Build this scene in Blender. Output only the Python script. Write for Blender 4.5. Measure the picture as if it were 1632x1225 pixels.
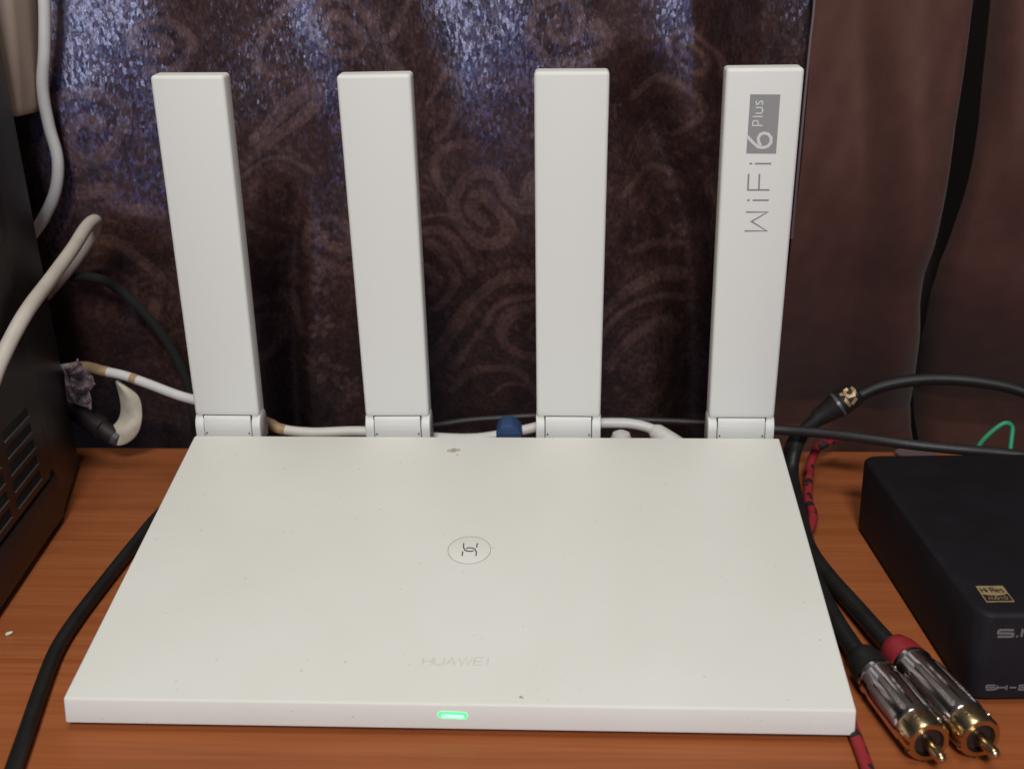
import bpy, bmesh, math, random
import numpy as np
from mathutils import Vector, Matrix, noise as mnoise
random.seed(7); rng = np.random.default_rng(7)
for o in list(bpy.data.objects): bpy.data.objects.remove(o)
S = 0.001                      # everything below is written in millimetres
scene = bpy.context.scene
COL = scene.collection

# ------------------------------------------------------------------ camera
PW, PH = 1632, 1225
F, CX, CY, CZ, PITCH, ROLL, YAW = 1832.83, 31.47, -276.45, 201.08, 0.33256, -0.01372, -0.0494
fw = Vector((math.sin(YAW)*math.cos(PITCH), math.cos(YAW)*math.cos(PITCH), -math.sin(PITCH)))
r0 = Vector((math.cos(YAW), -math.sin(YAW), 0)); u0 = r0.cross(fw)
rx = r0*math.cos(ROLL)+u0*math.sin(ROLL); ux = -r0*math.sin(ROLL)+u0*math.cos(ROLL)
CAM = Vector((CX, CY, CZ))
cd = bpy.data.cameras.new('camera'); cam = bpy.data.objects.new('camera', cd); COL.objects.link(cam)
cam.matrix_world = Matrix(((rx.x, ux.x, -fw.x, CX*S), (rx.y, ux.y, -fw.y, CY*S), (rx.z, ux.z, -fw.z, CZ*S), (0, 0, 0, 1)))
cd.sensor_width = 36; cd.lens = 36*F/PW; cd.clip_start = 0.01; cd.clip_end = 50
cd.dof.use_dof = True; cd.dof.focus_distance = 0.40; cd.dof.aperture_fstop = 20
scene.camera = cam

# ------------------------------------------------------------------ light
world = bpy.data.worlds.new('World'); scene.world = world; world.use_nodes = True
bg = world.node_tree.nodes['Background']; bg.inputs[0].default_value = (0.95, 0.93, 1.0, 1); bg.inputs[1].default_value = 0.05
def area(name, loc, target, size, power, color, sy=None):
    l = bpy.data.lights.new(name, 'AREA'); l.energy = power; l.color = color; l.size = size*S
    if sy: l.shape = 'RECTANGLE'; l.size_y = sy*S
    o = bpy.data.objects.new(name, l); COL.objects.link(o); o.location = Vector(loc)*S
    o.rotation_euler = (Vector(target)-Vector(loc)).to_track_quat('-Z', 'Y').to_euler(); return o
area('ceiling_lamp', (-60, -60, 1250), (20, 80, 0), 400, 3.6, (1.0, 0.95, 0.86))
area('room_lamp', (35, -1060, 980), (0, 80, 60), 220, 15.0, (0.985, 0.955, 0.86))
area('window_light', (220, -1500, 450), (-60, 245, 150), 330, 3.3, (0.17, 0.42, 0.95), 600)
vs = scene.view_settings; vs.view_transform = 'Standard'; vs.look = 'None'; vs.exposure = 0; vs.gamma = 1

# ------------------------------------------------------------------ picture -> place
def ray(x, y): return fw*F + rx*(x-PW/2) - ux*(y-PH/2)
def atz(x, y, z): d = ray(x, y); return CAM + d*((z-CZ)/d.z)
def aty(x, y, Y): d = ray(x, y); return CAM + d*((Y-CY)/d.y)
def atp(x, y, P, n): d = ray(x, y); return CAM + d*((P-CAM).dot(n)/d.dot(n))

# ------------------------------------------------------------------ materials
def nt(name):
    m = bpy.data.materials.new(name); m.use_nodes = True
    n = m.node_tree.nodes; return m, n, m.node_tree.links, n['Principled BSDF']
def plain(name, col, rough=0.5, metal=0, spec=0.5, bump=0, bscale=800, var=0.0, vscale=60, coat=0, emit=None, es=0):
    m, n, L, b = nt(name)
    b.inputs['Base Color'].default_value = (*col, 1); b.inputs['Roughness'].default_value = rough
    b.inputs['Metallic'].default_value = metal; b.inputs['Specular IOR Level'].default_value = spec
    b.inputs['Coat Weight'].default_value = coat
    if emit: b.inputs['Emission Color'].default_value = (*emit, 1); b.inputs['Emission Strength'].default_value = es
    tc = n.new('ShaderNodeTexCoord')
    if var:
        t = n.new('ShaderNodeTexNoise'); t.inputs['Scale'].default_value = vscale; t.inputs['Detail'].default_value = 6
        L.new(tc.outputs['Object'], t.inputs['Vector'])
        r = n.new('ShaderNodeMapRange'); r.inputs[1].default_value = .3; r.inputs[2].default_value = .7
        r.inputs[3].default_value = 1-var; r.inputs[4].default_value = 1+var; L.new(t.outputs[0], r.inputs[0])
        mx = n.new('ShaderNodeVectorMath'); mx.operation = 'SCALE'; mx.inputs[0].default_value = col
        L.new(r.outputs[0], mx.inputs['Scale']); L.new(mx.outputs[0], b.inputs['Base Color'])
    if bump:
        t = n.new('ShaderNodeTexNoise'); t.inputs['Scale'].default_value = bscale; t.inputs['Detail'].default_value = 3
        L.new(tc.outputs['Object'], t.inputs['Vector'])
        bp = n.new('ShaderNodeBump'); bp.inputs['Strength'].default_value = bump; bp.inputs['Distance'].default_value = 0.0003
        L.new(t.outputs[0], bp.inputs['Height']); L.new(bp.outputs[0], b.inputs['Normal'])
    return m
def ramp(n, stops):
    r = n.new('ShaderNodeValToRGB'); e = r.color_ramp.elements
    while len(e) < len(stops): e.new(0.5)
    for el, (p, c) in zip(e, stops): el.position = p; el.color = (*c, 1) if len(c) == 3 else c
    return r
def white_plastic(name, dirt):
    m, n, L, b = nt(name)
    tc = n.new('ShaderNodeTexCoord')
    v = n.new('ShaderNodeTexVoronoi'); v.inputs['Scale'].default_value = 250; L.new(tc.outputs['Object'], v.inputs['Vector'])
    big = n.new('ShaderNodeTexNoise'); big.inputs['Scale'].default_value = 28; big.inputs['Detail'].default_value = 5
    L.new(tc.outputs['Object'], big.inputs['Vector'])
    sm = n.new('ShaderNodeTexNoise'); sm.inputs['Scale'].default_value = 420; sm.inputs['Detail'].default_value = 4
    L.new(tc.outputs['Object'], sm.inputs['Vector'])
    # tiny specks where a cell centre is near and the cell's random value is high
    a = n.new('ShaderNodeMath'); a.operation = 'LESS_THAN'; a.inputs[1].default_value = 0.105
    ad = n.new('ShaderNodeMath'); ad.operation = 'MULTIPLY_ADD'; ad.inputs[1].default_value = 0.25; L.new(sm.outputs[0], ad.inputs[0])
    L.new(v.outputs['Distance'], ad.inputs[2]); sb = n.new('ShaderNodeMath'); sb.operation = 'SUBTRACT'; sb.inputs[1].default_value = 0.10
    L.new(ad.outputs[0], sb.inputs[0]); L.new(sb.outputs[0], a.inputs[0])
    sp = n.new('ShaderNodeSeparateColor'); L.new(v.outputs['Color'], sp.inputs[0])
    g = n.new('ShaderNodeMath'); g.operation = 'GREATER_THAN'; g.inputs[1].default_value = 0.40; L.new(sp.outputs[0], g.inputs[0])
    k = n.new('ShaderNodeMath'); k.operation = 'MULTIPLY'; L.new(a.outputs[0], k.inputs[0]); L.new(g.outputs[0], k.inputs[1])
    k2 = n.new('ShaderNodeMath'); k2.operation = 'MULTIPLY'; L.new(k.outputs[0], k2.inputs[0]); L.new(sp.outputs[1], k2.inputs[1])
    k3 = n.new('ShaderNodeMath'); k3.operation = 'MULTIPLY'; k3.inputs[1].default_value = 0.36*dirt; L.new(k2.outputs[0], k3.inputs[0])
    r = ramp(n, [(0.32, (0.725, 0.712, 0.672)), (0.68, (0.75, 0.742, 0.710))]); L.new(big.outputs[0], r.inputs[0])
    if not dirt: r.color_ramp.elements[0].color = r.color_ramp.elements[1].color = (0.75, 0.745, 0.715, 1)
    mx = n.new('ShaderNodeMix'); mx.data_type = 'RGBA'; L.new(k3.outputs[0], mx.inputs[0]); L.new(r.outputs[0], mx.inputs[6])
    mx.inputs[7].default_value = (0.30, 0.27, 0.23, 1); L.new(mx.outputs[2], b.inputs['Base Color'])
    b.inputs['Roughness'].default_value = 0.55; b.inputs['Specular IOR Level'].default_value = 0.35
    bp = n.new('ShaderNodeBump'); bp.inputs['Strength'].default_value = 0.12; bp.inputs['Distance'].default_value = 0.0002
    f = n.new('ShaderNodeTexNoise'); f.inputs['Scale'].default_value = 2600; L.new(tc.outputs['Object'], f.inputs['Vector'])
    L.new(f.outputs[0], bp.inputs['Height']); L.new(bp.outputs[0], b.inputs['Normal'])
    return m
def wood():
    m, n, L, b = nt('cherry_laminate')
    tc = n.new('ShaderNodeTexCoord')
    def noise(sc, mapscale, det=6, dist=0.0):
        mp = n.new('ShaderNodeMapping'); mp.inputs['Scale'].default_value = mapscale; L.new(tc.outputs['Object'], mp.inputs[0])
        t = n.new('ShaderNodeTexNoise'); t.inputs['Scale'].default_value = sc; t.inputs['Detail'].default_value = det
        t.inputs['Distortion'].default_value = dist; L.new(mp.outputs[0], t.inputs[0]); return t
    g1 = noise(60, (0.10, 2.2, 1), 6, 0.6); g2 = noise(260, (0.05, 2.6, 1), 4); g3 = noise(12, (0.3, 1.2, 1), 4, 1.0)
    r = ramp(n, [(0.30, (0.315, 0.092, 0.031)), (0.48, (0.36, 0.109, 0.037)), (0.60, (0.39, 0.125, 0.046)), (0.75, (0.345, 0.102, 0.034))])
    L.new(g1.outputs[0], r.inputs[0])
    r2 = ramp(n, [(0.32, (0.90, 0.87, 0.85)), (0.52, (1, 1, 1)), (0.7, (1.1, 1.1, 1.08))]); L.new(g2.outputs[0], r2.inputs[0])
    r3 = ramp(n, [(0.3, (0.88, 0.86, 0.84)), (0.7, (1.08, 1.08, 1.10))]); L.new(g3.outputs[0], r3.inputs[0])
    m1 = n.new('ShaderNodeMix'); m1.data_type = 'RGBA'; m1.blend_type = 'MULTIPLY'; m1.inputs[0].default_value = 1
    L.new(r.outputs[0], m1.inputs[6]); L.new(r2.outputs[0], m1.inputs[7])
    m2 = n.new('ShaderNodeMix'); m2.data_type = 'RGBA'; m2.blend_type = 'MULTIPLY'; m2.inputs[0].default_value = 1
    L.new(m1.outputs[2], m2.inputs[6]); L.new(r3.outputs[0], m2.inputs[7]); L.new(m2.outputs[2], b.inputs['Base Color'])
    b.inputs['Roughness'].default_value = 0.48; b.inputs['Specular IOR Level'].default_value = 0.22
    bp = n.new('ShaderNodeBump'); bp.inputs['Strength'].default_value = 0.25; bp.inputs['Distance'].default_value = 0.0002
    L.new(g2.outputs[0], bp.inputs['Height']); L.new(bp.outputs[0], b.inputs['Normal'])
    return m
def satin(name, jac):
    m, n, L, b = nt(name)
    tc = n.new('ShaderNodeTexCoord')
    mp = n.new('ShaderNodeMapping'); mp.inputs['Rotation'].default_value = (0, math.radians(35), 0); mp.inputs['Scale'].default_value = (1, 1, 0.45)
    L.new(tc.outputs['Object'], mp.inputs[0])
    t = n.new('ShaderNodeTexNoise'); t.inputs['Scale'].default_value = 1150 if jac else 1500; t.inputs['Detail'].default_value = 2
    L.new(mp.outputs[0], t.inputs[0])
    t2 = n.new('ShaderNodeTexNoise'); t2.inputs['Scale'].default_value = 90; t2.inputs['Detail'].default_value = 4; L.new(tc.outputs['Object'], t2.inputs[0])
    if jac:
        at = n.new('ShaderNodeAttribute'); at.attribute_name = 'motif'
        mx = n.new('ShaderNodeMix'); mx.data_type = 'RGBA'; t3 = n.new('ShaderNodeTexNoise'); t3.inputs['Scale'].default_value = 520; t3.inputs['Detail'].default_value = 5; L.new(tc.outputs['Object'], t3.inputs[0])
        r3 = n.new('ShaderNodeMapRange'); r3.inputs[1].default_value = .35; r3.inputs[2].default_value = .62; r3.inputs[3].default_value = -.25; r3.inputs[4].default_value = .30; r3.clamp = True; L.new(t3.outputs[0], r3.inputs[0])
        af_ = n.new('ShaderNodeMath'); af_.operation = 'ADD'; af_.use_clamp = True; ml = n.new('ShaderNodeMath'); ml.operation = 'MULTIPLY'; ml.inputs[1].default_value = .75
        L.new(at.outputs['Fac'], ml.inputs[0]); L.new(ml.outputs[0], af_.inputs[0]); L.new(r3.outputs[0], af_.inputs[1]); L.new(af_.outputs[0], mx.inputs[0])
        mx.inputs[6].default_value = (0.040, 0.0205, 0.0165, 1); mx.inputs[7].default_value = (0.106, 0.058, 0.046, 1)
        vr = n.new('ShaderNodeMix'); vr.data_type = 'RGBA'; vr.blend_type = 'MULTIPLY'; vr.inputs[0].default_value = 1
        rr = ramp(n, [(0.3, (0.6, 0.6, 0.6)), (0.7, (1.35, 1.3, 1.3))]); L.new(t2.outputs[0], rr.inputs[0])
        L.new(mx.outputs[2], vr.inputs[6]); L.new(rr.outputs[0], vr.inputs[7]); L.new(vr.outputs[2], b.inputs['Base Color'])
        ro = n.new('ShaderNodeMapRange'); L.new(at.outputs['Fac'], ro.inputs[0]); ro.inputs[3].default_value = 0.33; ro.inputs[4].default_value = 0.42
        L.new(ro.outputs[0], b.inputs['Roughness'])
        b.inputs['Specular IOR Level'].default_value = 0.8; b.inputs['Specular Tint'].default_value = (0.50, 0.57, 1.0, 1)
    else:
        rr = ramp(n, [(0.3, (0.076, 0.030, 0.024)), (0.7, (0.094, 0.038, 0.031))]); L.new(t2.outputs[0], rr.inputs[0])
        L.new(rr.outputs[0], b.inputs['Base Color']); b.inputs['Roughness'].default_value = 0.72
        b.inputs['Specular IOR Level'].default_value = 0.22; b.inputs['Sheen Weight'].default_value = 0.08
    bp = n.new('ShaderNodeBump'); bp.inputs['Strength'].default_value = 0.9 if jac else 0.7; bp.inputs['Distance'].default_value = 0.0004 if jac else 0.0002
    L.new(t.outputs[0], bp.inputs['Height']); L.new(bp.outputs[0], b.inputs['Normal'])
    if jac:     # every glossy thread float lies at its own small angle: glints
        vo = n.new('ShaderNodeTexVoronoi'); vo.inputs['Scale'].default_value = 900; L.new(mp.outputs[0], vo.inputs['Vector'])
        sb = n.new('ShaderNodeVectorMath'); sb.operation = 'SUBTRACT'; sb.inputs[1].default_value = (.5, .5, .5); L.new(vo.outputs['Color'], sb.inputs[0])
        sc = n.new('ShaderNodeVectorMath'); sc.operation = 'SCALE'; sc.inputs['Scale'].default_value = 0.24; L.new(sb.outputs[0], sc.inputs[0])
        ad = n.new('ShaderNodeVectorMath'); ad.operation = 'ADD'; L.new(sc.outputs[0], ad.inputs[0]); L.new(bp.outputs[0], ad.inputs[1])
        no = n.new('ShaderNodeVectorMath'); no.operation = 'NORMALIZE'; L.new(ad.outputs[0], no.inputs[0]); L.new(no.outputs[0], b.inputs['Normal'])
        bp.inputs['Strength'].default_value = 0.45
    return m
def braid():
    m, n, L, b = nt('red_black_braid')
    tc = n.new('ShaderNodeTexCoord')
    v = n.new('ShaderNodeTexVoronoi'); v.inputs['Scale'].default_value = 230; L.new(tc.outputs['Object'], v.inputs[0])
    r = ramp(n, [(0.42, (0.012, 0.008, 0.008)), (0.47, (0.30, 0.014, 0.022))]); L.new(v.outputs['Distance'], r.inputs[0]); L.new(r.outputs[0], b.inputs['Base Color'])
    b.inputs['Roughness'].default_value = 0.7
    w = n.new('ShaderNodeTexNoise'); w.inputs['Scale'].default_value = 1800; L.new(tc.outputs['Object'], w.inputs[0])
    bp = n.new('ShaderNodeBump'); bp.inputs['Strength'].default_value = 0.8; bp.inputs['Distance'].default_value = 0.0003
    L.new(w.outputs[0], bp.inputs['Height']); L.new(bp.outputs[0], b.inputs['Normal']); return m
M = dict(
    plate=white_plastic('white_plastic_speckled', 1.0), white=white_plastic('white_plastic_clean', 0.0),
    wood=wood(), jac=satin('brown_jacquard', True), lining=satin('brown_lining', False), braid=braid(),
    gap=plain('gap_shade_black', (0.012, 0.012, 0.012), 0.8),
    line=plain('grey_engraved_line', (0.30, 0.28, 0.25), 0.5), logo=plain('dark_grey_print', (0.085, 0.08, 0.075), 0.5),
    faint=plain('faint_embossed_letters', (0.675, 0.66, 0.625), 0.5), greyp=plain('mid_grey_print', (0.30, 0.295, 0.30), 0.5),
    greyt=plain('grey_letter_print', (0.28, 0.275, 0.27), 0.5), whitep=plain('white_print', (0.70, 0.69, 0.68), 0.5),
    led=plain('green_led', (0.1, 0.6, 0.25), 0.4, emit=(0.06, 1.0, 0.22), es=1.1),
    ledc=plain('green_led_core', (0.3, 0.8, 0.5), 0.4, emit=(0.38, 1.0, 0.50), es=1.25),
    dirt=plain('dried_grime', (0.42, 0.38, 0.30), 0.7, var=.3, vscale=600),
    blackbox=plain('black_enamelled_metal', (0.016, 0.016, 0.019), 0.42, spec=0.45, bump=0.5, bscale=1500, var=.25, vscale=40),
    slot=plain('vent_darkness', (0.004, 0.004, 0.004), 0.9), slat=plain('highlight_grey_metal', (0.06, 0.06, 0.065), 0.35, spec=0.6),
    rubber=plain('black_cable_rubber', (0.013, 0.0125, 0.012), 0.5, spec=0.32, bump=0.3, bscale=900, var=.25, vscale=120),
    greycable=plain('charcoal_cable_rubber', (0.018, 0.0165, 0.018), 0.5, bump=0.2, bscale=900),
    wcable=plain('white_cable_sheath', (0.62, 0.60, 0.59), 0.45, var=.05, vscale=150),
    cream=plain('cream_cable_sheath', (0.52, 0.47, 0.41), 0.5, var=.08, vscale=90),
    tan=plain('yellowed_tape', (0.36, 0.24, 0.13), 0.6, var=.25, vscale=300),
    blue=plain('blue_plug_plastic', (0.030, 0.065, 0.16), 0.5, var=.1),
    beige=plain('beige_plastic', (0.60, 0.47, 0.37), 0.5, var=.05),
    paper=plain('stained_cream_paper', (0.62, 0.57, 0.46), 0.7, var=.22, vscale=130),
    pink=plain('mauve_tissue', (0.30, 0.225, 0.235), 0.8, var=.2, vscale=120),
    amp=plain('black_anodised_aluminium', (0.0085, 0.0070, 0.0105), 0.62, spec=0.25, bump=0.35, bscale=1300, var=.2, vscale=80),
    amptext=plain('silver_grey_print', (0.15, 0.145, 0.15), 0.5),
    gold=plain('gold_foil', (0.42, 0.31, 0.155), 0.5, metal=0.3, var=.15, vscale=400), blk=plain('black_print', (0.02, 0.012, 0.012), 0.5),
    chrome=plain('gunmetal_chrome', (0.62, 0.57, 0.55), 0.17, metal=1, var=.1, vscale=200),
    knurl=plain('knurled_gunmetal', (0.42, 0.37, 0.36), 0.3, metal=1, bump=1.0, bscale=2200),
    brass=plain('gold_plated_metal', (0.62, 0.47, 0.28), 0.24, metal=1, var=.12, vscale=200),
    red=plain('red_plastic_ring', (0.30, 0.022, 0.030), 0.45, bump=.2, bscale=700), green=plain('green_wire', (0.030, 0.30, 0.17), 0.5),
    crumb=plain('white_crumb', (0.7, 0.68, 0.6), 0.7), tab=plain('milky_plastic_tab', (0.13, 0.09, 0.10), 0.6),
    wall=plain('shaded_wall', (0.035, 0.028, 0.026), 0.9), goldt=plain('gold_lettering', (0.22, 0.135, 0.06), 0.4, metal=.4),
)

# ------------------------------------------------------------------ building helpers
def link(name, me, mat, parent=None):
    o = bpy.data.objects.new(name, me); COL.objects.link(o)
    if mat: me.materials.append(mat)
    if parent: o.parent = parent
    return o
def smooth(me, ang=40):
    for p in me.polygons: p.use_smooth = True
    me.set_sharp_from_angle(angle=math.radians(ang))
def from_bm(name, bm, mat, parent=None, ang=40):
    bmesh.ops.recalc_face_normals(bm, faces=bm.faces[:])
    me = bpy.data.meshes.new(name); bm.to_mesh(me); bm.free(); smooth(me, ang); return link(name, me, mat, parent)
def thing(name, label, cat, loc=(0, 0, 0), group=None):
    o = bpy.data.objects.new(name, None); COL.objects.link(o); o.location = Vector(loc)*S; o.empty_display_size = .01
    o['label'] = label; o['category'] = cat
    if group: o['group'] = group
    return o
def tag(o, label, cat, group=None):
    o['label'] = label; o['category'] = cat
    if group: o['group'] = group
    return o
def rel(o, parent):           # keep the world position when parenting to an Empty that has a location
    o.parent = parent; o.matrix_parent_inverse = Matrix.Translation(-parent.location); return o
def box(name, lo, hi, mat, parent=None, bevel=0, seg=2, xf=None):
    bm = bmesh.new(); bmesh.ops.create_cube(bm, size=1)
    for v in bm.verts:
        v.co = Vector([(lo[i]+hi[i])/2 + v.co[i]*(hi[i]-lo[i]) for i in range(3)])
    if bevel: bmesh.ops.bevel(bm, geom=bm.edges[:], offset=bevel, segments=seg, profile=.5, affect='EDGES')
    for v in bm.verts: v.co = (xf @ v.co if xf else v.co)*S
    return from_bm(name, bm, mat, parent, 30)
def prism(name, pts, lo, hi, mat, parent=None, bevel=0, seg=2, xf=None, axis=0):
    """extrude a 2-D outline along axis; pts are (y,z) for axis 0, (x,y) for axis 2, (x,z) for axis 1"""
    def mk(p, t): return Vector((t, p[0], p[1])) if axis == 0 else Vector((p[0], p[1], t)) if axis == 2 else Vector((p[0], t, p[1]))
    bm = bmesh.new(); a = [bm.verts.new(mk(p, lo)) for p in pts]; b = [bm.verts.new(mk(p, hi)) for p in pts]
    n = len(pts); bm.faces.new(a); bm.faces.new(b[::-1])
    for i in range(n): bm.faces.new((a[i], b[i], b[(i+1) % n], a[(i+1) % n]))
    bmesh.ops.recalc_face_normals(bm, faces=bm.faces[:])
    if bevel: bmesh.ops.bevel(bm, geom=bm.edges[:], offset=bevel, segments=seg, profile=.5, affect='EDGES')
    for v in bm.verts: v.co = (xf @ v.co if xf else v.co)*S
    return from_bm(name, bm, mat, parent, 30)
def spline(pts, k=8):
    P = [Vector(p) for p in pts]; P = [P[0]*2-P[1]]+P+[P[-1]*2-P[-2]]; out = []
    for i in range(1, len(P)-2):
        for j in range(k):
            t = j/k; a, b, c, d = P[i-1:i+3]
            out.append(0.5*((2*b)+(c-a)*t+(2*a-5*b+4*c-d)*t*t+(3*b-a-3*c+d)*t**3))
    out.append(P[-2]); return out
def tube(name, pts, r, mat, parent=None, sides=14, k=8, raw=False, cap=True):
    P = [Vector(p) for p in pts] if raw else spline(pts, k); n = len(P)
    R = r if isinstance(r, (list, tuple)) else None
    T = [(P[min(i+1, n-1)]-P[max(i-1, 0)]).normalized() for i in range(n)]
    N = T[0].orthogonal().normalized(); bm = bmesh.new(); rings = []
    for i in range(n):
        N = (N-T[i]*N.dot(T[i])).normalized(); B = T[i].cross(N)
        rr = r if R is None else R[min(int(i/(n-1)*(len(R)-1)), len(R)-2)]*(1-(i/(n-1)*(len(R)-1) % 1 if i < n-1 else 1))+R[min(int(i/(n-1)*(len(R)-1)), len(R)-2)+1]*(i/(n-1)*(len(R)-1) % 1 if i < n-1 else 1)
        rings.append([bm.verts.new((P[i]+(N*math.cos(a)+B*math.sin(a))*rr)*S) for a in [2*math.pi*j/sides for j in range(sides)]])
    for i in range(n-1):
        for j in range(sides): bm.faces.new((rings[i][j], rings[i][(j+1) % sides], rings[i+1][(j+1) % sides], rings[i+1][j]))
    if cap: bm.faces.new(rings[0][::-1]); bm.faces.new(rings[-1])
    return from_bm(name, bm, mat, parent, 50)
def lathe(name, A, B, prof, mat, parent=None, sides=32, closed=False):
    """prof = (distance along A->B in mm, radius)"""
    A = Vector(A); T = (Vector(B)-A).normalized(); N = T.orthogonal().normalized(); Bn = T.cross(N); bm = bmesh.new(); rings = []
    for t, r in prof:
        rings.append([bm.verts.new((A+T*t+(N*math.cos(a)+Bn*math.sin(a))*max(r, .01))*S) for a in [2*math.pi*j/sides for j in range(sides)]])
    for i in range(len(rings)-1):
        for j in range(sides): bm.faces.new((rings[i][j], rings[i][(j+1) % sides], rings[i+1][(j+1) % sides], rings[i+1][j]))
    if closed:
        for j in range(sides): bm.faces.new((rings[-1][j], rings[-1][(j+1) % sides], rings[0][(j+1) % sides], rings[0][j]))
    else: bm.faces.new(rings[0][::-1]); bm.faces.new(rings[-1])
    return from_bm(name, bm, mat, parent, 35)
def ribbon(bm, P, n, w, th):
    """raised print stroke: polyline P lying on a plane of normal n, width w, height th (mm)"""
    P = [Vector(p) for p in P]; m = len(P); L, R = [], []
    cl = (P[0]-P[-1]).length < 1e-6
    for i in range(m):
        a = P[i-1] if i else (P[-2] if cl else P[0]); b = P[i+1] if i < m-1 else (P[1] if cl else P[-1])
        d1 = (P[i]-a).normalized() if (P[i]-a).length > 1e-6 else (b-P[i]).normalized()
        d2 = (b-P[i]).normalized() if (b-P[i]).length > 1e-6 else d1
        t = (d1+d2).normalized() if (d1+d2).length > 1e-3 else d1
        s = t.cross(n).normalized(); k = 1/max(.5, math.sqrt(max(.01, (1+d1.dot(d2))/2)))
        L.append(P[i]+s*w/2*k); R.append(P[i]-s*w/2*k)
    vt = [(bm.verts.new((L[i]+n*th)*S), bm.verts.new((R[i]+n*th)*S), bm.verts.new((L[i]-n*.03)*S), bm.verts.new((R[i]-n*.03)*S)) for i in range(m)]
    for i in range(m-1):
        a, b = vt[i], vt[i+1]
        bm.faces.new((a[0], b[0], b[1], a[1])); bm.faces.new((a[0], a[2], b[2], b[0])); bm.faces.new((a[1], b[1], b[3], a[3]))
    bm.faces.new((vt[0][0], vt[0][1], vt[0][3], vt[0][2])); bm.faces.new((vt[-1][0], vt[-1][2], vt[-1][3], vt[-1][1]))
def arc2(cx, cy, rx_, ry_, a0, a1, n=14): return [(cx+rx_*math.cos(math.radians(a0+(a1-a0)*i/n)), cy+ry_*math.sin(math.radians(a0+(a1-a0)*i/n))) for i in range(n+1)]
def prints(name, strokes, fn, n, w, th, mat, parent=None):
    bm = bmesh.new()
    for s in strokes: ribbon(bm, [fn(*p) for p in s], n, w, th)
    return from_bm(name, bm, mat, parent)
# block letters on a unit box (0..1, y up)
GL = {'H': [[(0, 0), (0, 1)], [(1, 0), (1, 1)], [(0, .5), (1, .5)]], 'U': [[(0, 1), (0, .3), (.2, 0), (.8, 0), (1, .3), (1, 1)]],
      'A': [[(0, 0), (.5, 1), (1, 0)], [(.22, .35), (.78, .35)]], 'W': [[(0, 1), (.25, 0), (.5, 1), (.75, 0), (1, 1)]],
      'E': [[(1, 1), (0, 1), (0, 0), (1, 0)], [(0, .5), (.9, .5)]], 'I': [[(.5, 0), (.5, 1)]],
      'S': [[(1, 1), (.12, 1), (0, .88), (0, .55), (.1, .5), (.9, .5), (1, .42), (1, .1), (.9, 0), (0, 0)]],
      'M': [[(0, 0), (0, 1), (.5, .25), (1, 1), (1, 0)]], 'L': [[(0, 1), (0, 0), (1, 0)]], '.': [[(.35, .04), (.65, .04)]],
      '-': [[(.1, .5), (.9, .5)]], '8': [[(0, 0), (1, 0), (1, .5), (0, .5), (0, 0)], [(0, .5), (0, 1), (1, 1), (1, .5)]],
      'D': [[(0, 0), (0, 1), (.7, 1), (1, .7), (1, .3), (.7, 0), (0, 0)]], 'O': [[(.2, 0), (0, .2), (0, .8), (.2, 1), (.8, 1), (1, .8), (1, .2), (.8, 0), (.2, 0)]],
      'R': [[(0, 0), (0, 1), (.8, 1), (1, .8), (.8, .5), (0, .5)], [(.5, .5), (1, 0)]],
      'i': [[(.5, 0), (.5, .62)], [(.5, .82), (.5, .95)]], 'e': [[(0, .32), (1, .32), (.8, .62), (.3, .66), (0, .4), (.1, .05), (.5, 0), (.9, .06)]],
      's': [[(.9, .6), (.3, .66), (.1, .48), (.85, .26), (.8, .04), (.1, 0)]]}
def word(txt, fn, x, y, cw, ch, gap, widths={}):
    out = []
    for c in txt:
        w = cw*widths.get(c, 1)
        if c != ' ':
            for s in GL[c]: out.append([(x+w*a, y+ch*b) for a, b in s])
        x += w+gap
    return out

# ------------------------------------------------------------------ setting: wall, desk
w = box('wall', (-900, 372, -700), (900, 387, 900), M['wall']); w['kind'] = 'structure'
desk = thing('desk', 'reddish cherry wood laminate desk top that everything stands on', 'desk')
box('desk_top', (-600, -320, -22), (600, 213.5, 0), M['wood'], desk, 0.8, 2)

# ------------------------------------------------------------------ curtains
def hump(x, c, w): return np.exp(-((x-c)/w)**2)
def smoothstep(a, b, x): t = np.clip((x-a)/(b-a), 0, 1); return t*t*(3-2*t)
def drape(v):
    w = np.clip(v-150, -320, 620); return -(0.095*w-np.where(w > 0, 0.00050, 0.00012)*w*w)/3.5
def under(v): w = np.clip(v-200, 0, 520); return 0.00055*w*w/3.5
def fold_field(u, v):
    """depth in mm (plus = away) of the patterned curtain; u, v run across and down it, about 3.5 to the mm"""
    uu = u-0.28*(v-150); th = 2*np.pi*(uu-170)/650
    h = (0.30*(uu-170)-0.00017*(uu-170)**2+0.36*103*(-np.cos(th)+0.17*np.cos(2*th)))/3.5
    h += 26*hump(u, 1012+60*(1+np.tanh((v-290)/150)), 50)*smoothstep(60, 240, v) + 16*hump(u, 438, 26)*smoothstep(280, 420, v) + 14*hump(u, 210, 60)*smoothstep(330, 460, v)
    k = smoothstep(1120, 1220, u); h = h*(1-k)+(14-.12*(u-1150)+44*smoothstep(360, 660, v))*k
    h += drape(v)
    h += 0.9*np.sin(u/47+v/90)+0.5*np.sin(u/23-v/61+1)
    return h
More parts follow.
